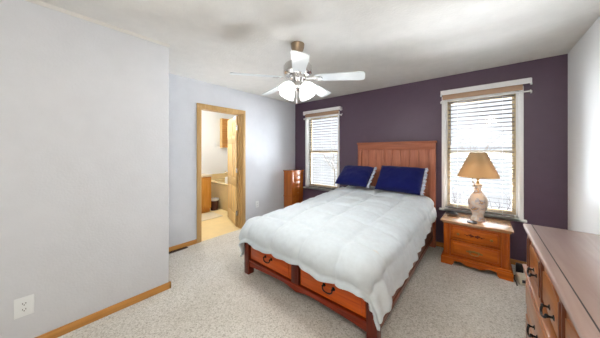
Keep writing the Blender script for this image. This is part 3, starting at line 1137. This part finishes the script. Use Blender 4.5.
ys = [2.115, 1.705, 1.295, 0.885, 0.475]
for y in ys:
    pil(y)
MB().box(FX - 0.008, FX + 0.02, 2.14, DY1 - 0.024, 0.58, DZ - 0.048, 0.004).build('end_stile', M_dres, dr)
for a, b_ in zip(ys[:-1], ys[1:]):
    dr_drawer(b_ + 0.026, a - 0.026, 0.588, DZ - 0.052, True, [(a + b_) / 2 - 0.05], FX, 0.665)
for z0, z1 in ((0.325, 0.535), (0.105, 0.305)):
    for a, b_ in ((ys[0] + 0.04, ys[2]), (ys[2], ys[4])):
        dr_drawer(b_ + 0.010, a - 0.010, z0, z1, False, [a - (a - b_) * 0.50, b_ + (a - b_) * 0.25], FX - 0.014, (z0 + z1) / 2 - 0.035)

# ------------------------------------------------------------------ ceiling fan
FXC, FYC = -1.42, 1.635
fan = thing('ceiling_fan', (FXC, FYC, ZC), 'white five-blade ceiling fan with four lit frosted glass shades', 'ceiling fan')
MB().lathe([(0.020, 2.335), (0.045, 2.355), (0.064, 2.40), (0.068, ZC - 0.001)], (FXC, FYC, 0), 32).build('canopy', M_bronze, fan)
MB().cyl((FXC, FYC, 2.27), (FXC, FYC, 2.35), 0.013).build('downrod', M_bronze, fan)
MB().lathe([(0.06, 2.125), (0.125, 2.135), (0.140, 2.150), (0.140, 2.215), (0.128, 2.235), (0.085, 2.262), (0.03, 2.28), (0.018, 2.29)], (FXC, FYC, 0), 40).build('motor_housing', M_chrome, fan)
MB().lathe([(0.03, 1.985), (0.052, 1.995), (0.060, 2.02), (0.050, 2.06), (0.062, 2.085), (0.082, 2.095), (0.085, 2.126)], (FXC, FYC, 0), 32).build('light_fitter', M_chrome, fan)
base = math.radians(-47)
for k in range(5):
    az = base + k * 2 * math.pi / 5
    R_ = Matrix.Translation((FXC, FYC, 2.103)) @ Matrix.Rotation(az, 4, 'Z') @ Matrix.Rotation(math.radians(3.0), 4, 'Y') @ Matrix.Rotation(math.radians(-13), 4, 'X')
    # blade outline with rounded tip
    L0, L1 = 0.175, 0.645
    out = []
    for (x, hw) in ((L0, 0.040), (L0 + 0.02, 0.052), (L0 + 0.10, 0.058), (L1 - 0.10, 0.068)):
        out.append((x, -hw))
    for j in range(9):
        a = -math.pi / 2 + math.pi * j / 8
        ca, sa = math.cos(a), math.sin(a)
        out.append((L1 - 0.045 + 0.045 * abs(ca) ** 0.6, 0.069 * (abs(sa) ** 0.6) * (1 if sa > 0 else -1)))
    for (x, hw) in ((L1 - 0.10, 0.068), (L0 + 0.10, 0.058), (L0 + 0.02, 0.052), (L0, 0.040)):
        out.append((x, hw))
    m = MB().prism(out, 'Z', -0.003, 0.004)
    for v in m.bm.verts:
        v.co = R_ @ v.co
    bo = m.build('blade', M_blade, fan)
    m = MB()
    m.prism([(0.075, -0.016), (0.15, -0.011), (0.185, -0.034), (0.235, -0.030), (0.25, 0), (0.235, 0.030), (0.185, 0.034), (0.15, 0.011), (0.075, 0.016)], 'Z', -0.009, -0.0035, 0.001)
    m.cyl((0.205, 0.018, -0.012), (0.205, 0.018, -0.008), 0.006, seg=10).cyl((0.205, -0.018, -0.012), (0.205, -0.018, -0.008), 0.006, seg=10)
    for v in m.bm.verts:
        v.co = R_ @ v.co
    m.build('blade_iron', M_chrome, bo)
for k in range(4):
    az = base + math.radians(45) + k * math.pi / 2
    d = Vector((math.cos(az), math.sin(az), 0))
    p0 = Vector((FXC, FYC, 2.03)) + d * 0.045
    p1 = Vector((FXC, FYC, 2.035)) + d * 0.085
    ax = (d * 0.75 + Vector((0, 0, -1))).normalized()
    s = MB().tube([p0, (p0 + p1) / 2 + Vector((0, 0, 0.006)), p1], 0.010, 10)
    s.lathe([(0.020, -0.012), (0.026, 0.0), (0.026, 0.022), (0.022, 0.026)], p1, 20, ax)
    ar = s.build('light_arm', M_chrome, fan)
    g = MB().lathe([(0.024, 0.010), (0.042, 0.022), (0.060, 0.050), (0.070, 0.080), (0.076, 0.108), (0.080, 0.118), (0.077, 0.118), (0.067, 0.081), (0.056, 0.050), (0.038, 0.025), (0.020, 0.014)], p1, 28, ax, close=False)
    g.build('glass_shade', M_globe, ar)
    MB().ball(p1 + ax * 0.060, 0.022, (1, 1, 1.2), 14).build('bulb', M_globe, ar)
    lamp('fan_bulb', 'POINT', p1 + ax * 0.108, FAN_BULB, (1.0, 0.98, 0.94), 0.016)
for dx, dz in ((-0.012, 1.885), (0.022, 1.925)):
    v = Vector((math.cos(base + math.pi / 2), math.sin(base + math.pi / 2), 0)) * dx
    e = Vector((math.cos(base), math.sin(base), 0)) * 0.035
    q = Vector((FXC, FYC, 0)) + v + e
    m = MB().cyl((q.x, q.y, dz), (q.x, q.y, 2.0), 0.0016, seg=6)
    m.lathe([(0.003, -0.04), (0.007, -0.034), (0.007, -0.012), (0.003, 0.0)], (q.x, q.y, dz), 12)
    m.build('pull_chain', M_white, fan)

# unseen dome lamp, added as fill light behind the viewer
cl = thing('fill_dome', (0.12, -0.28, ZC), 'added round white fill light on the bedroom ceiling behind the viewer', 'ceiling light')
MB().lathe([(0.17, 2.415), (0.175, ZC)], (0.12, -0.28, 0), 32).build('base', M_white, cl)
MB().lathe([(0.02, 2.335), (0.08, 2.345), (0.13, 2.375), (0.155, 2.415)], (0.12, -0.28, 0), 32).build('dome', M_globe, cl)
lamp('dome_fill', 'POINT', (0.12, -0.28, 2.22), DOME_FILL, (1.0, 0.90, 0.75), 0.14)  # added fill, no lamp known here

# ------------------------------------------------------------------ bathroom contents
VY1 = 2.45
va = thing('bathroom_vanity', (-5.0, 1.9, 0), 'orange oak bathroom vanity seen through the doorway, left of the tub', 'vanity')
MB().box(-5.25, -4.72, 1.35, VY1, 0.09, 0.80).box(-5.25, -4.78, 1.35, VY1, 0.0, 0.09).build('cabinet_body', M_vanity, va)
for y0, y1 in ((1.38, 1.72), (1.74, 2.08), (2.10, 2.42)):
    d = MB().box(-4.72, -4.702, y0, y1, 0.13, 0.77, 0.004).box(-4.706, -4.696, y0 + 0.05, y1 - 0.05, 0.18, 0.72, 0.004).build('door', M_vanity, va)
    MB().ball((-4.685, y0 + 0.03, 0.66), 0.012, seg=10).build('knob', M_brass, d)
MB().box(-5.27, -4.695, 1.33, VY1 + 0.015, 0.80, 0.84, 0.008).box(-5.27, -5.25, 1.33, VY1 + 0.015, 0.84, 0.92, 0.004).build('countertop', M_counter, va)

tb = thing('bathtub', (-4.5, 3.1, 0), 'almond bathtub in a panelled deck seen through the bathroom doorway', 'bathtub')
TX0, TX1, TY0, TY1, TZ = BX + 0.002, -3.62, 2.72, BY1 - 0.002, 0.62
MB().box(TX0, TX1, TY0, TY0 + 0.03, 0, TZ - 0.04).build('front_panel', M_tub, tb)
dk = MB()
dk.box(TX0, TX1, TY0 - 0.02, TY0 + 0.11, TZ - 0.04, TZ, 0.012, 3).box(TX0, TX1, TY1 - 0.09, TY1, TZ - 0.04, TZ, 0.012, 3)
dk.box(TX0, TX0 + 0.16, TY0 + 0.10, TY1 - 0.08, TZ - 0.04, TZ, 0.01).box(TX1 - 0.16, TX1, TY0 + 0.10, TY1 - 0.08, TZ - 0.04, TZ, 0.01)
dk.build('deck', M_tub, tb)


def basin(u, v):
    a = 2 * math.pi * u
    k = 1 - v
    cx, cy = (TX0 + TX1) / 2, (TY0 + TY1) / 2 + 0.01
    hx, hy = (TX1 - TX0) / 2 - 0.15, (TY1 - TY0) / 2 - 0.095
    sh_ = 0.35 + 0.65 * min(1, k * 1.6) ** 0.5 if v < 1 else 0.0
    ca, sa = math.cos(a), math.sin(a)
    return (cx + hx * sh_ * abs(ca) ** 0.5 * (1 if ca > 0 else -1), cy + hy * sh_ * abs(sa) ** 0.5 * (1 if sa > 0 else -1), 0.16 + (TZ - 0.17) * k ** 0.6)


MB().grid(basin, 40, 14).build('basin', M_tub, tb)
# splash panel of the tub surround
MB().box(TX0, TX1, TY1 - 0.012, TY1 - 0.001, TZ, TZ + 0.14).box(TX0, TX0 + 0.012, TY0, TY1 - 0.012, TZ, TZ + 0.14).build('splash_panel', M_tub, tb)

MB().lathe([(0.05, 0), (0.055, 0.003), (0.06, 0.05), (0.06, 0.10), (0.055, 0.145), (0.03, 0.15)], (-4.60, 2.79, TZ), 20).build('towel_roll', M_towel, None, 'white rounded bundle on the front edge of the bathtub', 'towel')
tc_ = thing('waste_bin', (-4.83, 2.585, 0), 'small dark maroon waste bin with white liner between vanity and bathtub', 'waste bin')
MB().lathe([(0.075, 0.0), (0.080, 0.004), (0.098, 0.255), (0.100, 0.26), (0.095, 0.26), (0.076, 0.02)], (-4.83, 2.585, 0), 28).build('bin_body', M_bin, tc_)
lin = MB().lathe([(0.100, 0.225), (0.1035, 0.24), (0.103, 0.262), (0.098, 0.268), (0.093, 0.25), (0.085, 0.15)], (-4.83, 2.585, 0), 28, close=False)
lin.build('liner', M_plastic, tc_)


def rugf(u, v):
    return (-4.66 + 0.42 * u, 1.75 + 0.72 * v, 0.012 + 0.003 * noise.noise(Vector((u * 9, v * 14, 0))))


rg = MB().box(-4.66, -4.22, 1.75, 2.45, -0.001, 0.014, 0.006)
rg.build('bath_rug', M_rug, None, 'cream bath rug on the bathroom floor in front of the vanity', 'rug')
wc = thing('wall_cabinet', (BX + 0.06, 3.25, 1.47), 'narrow oak cabinet high on the white bathroom wall', 'cabinet')
MB().box(BX + 0.001, BX + 0.11, 3.13, 3.39, 1.47, 2.27, 0.004).build('body', M_door, wc)
d = MB().box(BX + 0.11, BX + 0.126, 3.135, 3.385, 1.475, 2.265, 0.004)
for k in range(14):
    z = 1.55 + k * 0.047
    d.box(BX + 0.120, BX + 0.134, 3.175, 3.345, z, z + 0.026, 0.004)
d = d.build('door', M_oak, wc)
MB().ball((BX + 0.142, 3.155, 1.62), 0.012, seg=10).build('knob', M_brass, d)
sw = thing('light_switch', (BX, 3.03, 1.54), 'white switch plate on the bathroom wall below left of the oak cabinet', 'switch')
MB().box(BX, BX + 0.007, 2.99, 3.07, 1.48, 1.60, 0.003).build('cover_plate', M_plastic, sw)
MB().box(BX + 0.006, BX + 0.016, 3.02, 3.04, 1.53, 1.555, 0.003).build('toggle', M_plastic, sw)
cl = thing('bathroom_light', (-4.4, 2.0, ZC), 'round glowing dome light on the bathroom ceiling', 'ceiling light')
MB().lathe([(0.17, 2.415), (0.175, ZC)], (-4.4, 2.0, 0), 32).build('base', M_white, cl)
MB().lathe([(0.02, 2.335), (0.08, 2.345), (0.13, 2.375), (0.155, 2.415)], (-4.4, 2.0, 0), 32).build('dome', M_dome, cl)
lamp('bathroom_bulb', 'POINT', (-4.4, 2.0, 2.25), BATH_BULB, (1.0, 0.96, 0.90), 0.12)

# ------------------------------------------------------------------ outdoors
struct('ground', MB().box(-40, 40, YF + T + 0.02, 70, -0.75, -0.55), M_snow)
struct('ground_rear', MB().box(-40, 40, -60, YB - T - 0.4, -0.75, -0.55), M_snow)


def bare_plant(x, y, z, h, n, mat, name, label, seed, spread=0.35, cat='shrub', group=None, trunk=0.0):
    rnd = random.Random(seed)
    mb = MB()

    def branch(p, d, L, r, depth):
        pts = [p]
        q = p.copy()
        dd = d.copy()
        for k in range(3):
            dd = (dd + Vector((rnd.uniform(-.25, .25), rnd.uniform(-.25, .25), rnd.uniform(-.05, .15)))).normalized()
            q = q + dd * L / 3
            pts.append(q.copy())
        mb.tube(pts, r, 5, r * 0.45)
        if depth > 0:
            for k in range(3):
                s = pts[1 + k % 3]
                nd = (dd + Vector((rnd.uniform(-.9, .9), rnd.uniform(-.9, .9), rnd.uniform(-.2, .5)))).normalized()
                branch(s, nd, L * 0.6, r * 0.55, depth - 1)
    if trunk:
        mb.tube([(x, y, z), (x + 0.03, y, z + trunk * .5), (x, y, z + trunk)], 0.035, 8, 0.025)
    for k in range(n):
        d = Vector((rnd.uniform(-spread, spread), rnd.uniform(-spread, spread), 1)).normalized()
        branch(Vector((x, y, z + trunk * 0.9)), d, h * rnd.uniform(0.45, 0.6), 0.012, 2)
    return mb.build(name, mat, None, label, cat, group)


bare_plant(-0.53, 6.0, -0.55, 1.15, 7, M_bark, 'bare_shrub', 'bare leafless shrub outside the window, left of the lamp base', 3, 0.5)
bare_plant(0.10, 6.0, -0.55, 1.1, 6, M_bark, 'bare_shrub', 'bare leafless shrub outside the window, just right of the lamp base', 5, 0.5)
bare_plant(0.85, 6.9, -0.55, 1.0, 6, M_bark, 'bare_shrub', 'bare leafless shrub outside the window, near its right edge', 8, 0.5)
bare_plant(-0.35, 10.5, -0.55, 2.1, 8, M_tanbark, 'bare_tree', 'tan-twigged bare tree seen through the upper half of the lamp window', 21, 0.5, 'tree', trunk=1.0)
bare_plant(-6.4, 10.5, -0.55, 2.4, 8, M_tanbark, 'bare_tree', 'tan bare tree seen through the window left of the bed', 31, 0.5, 'tree', trunk=0.9)
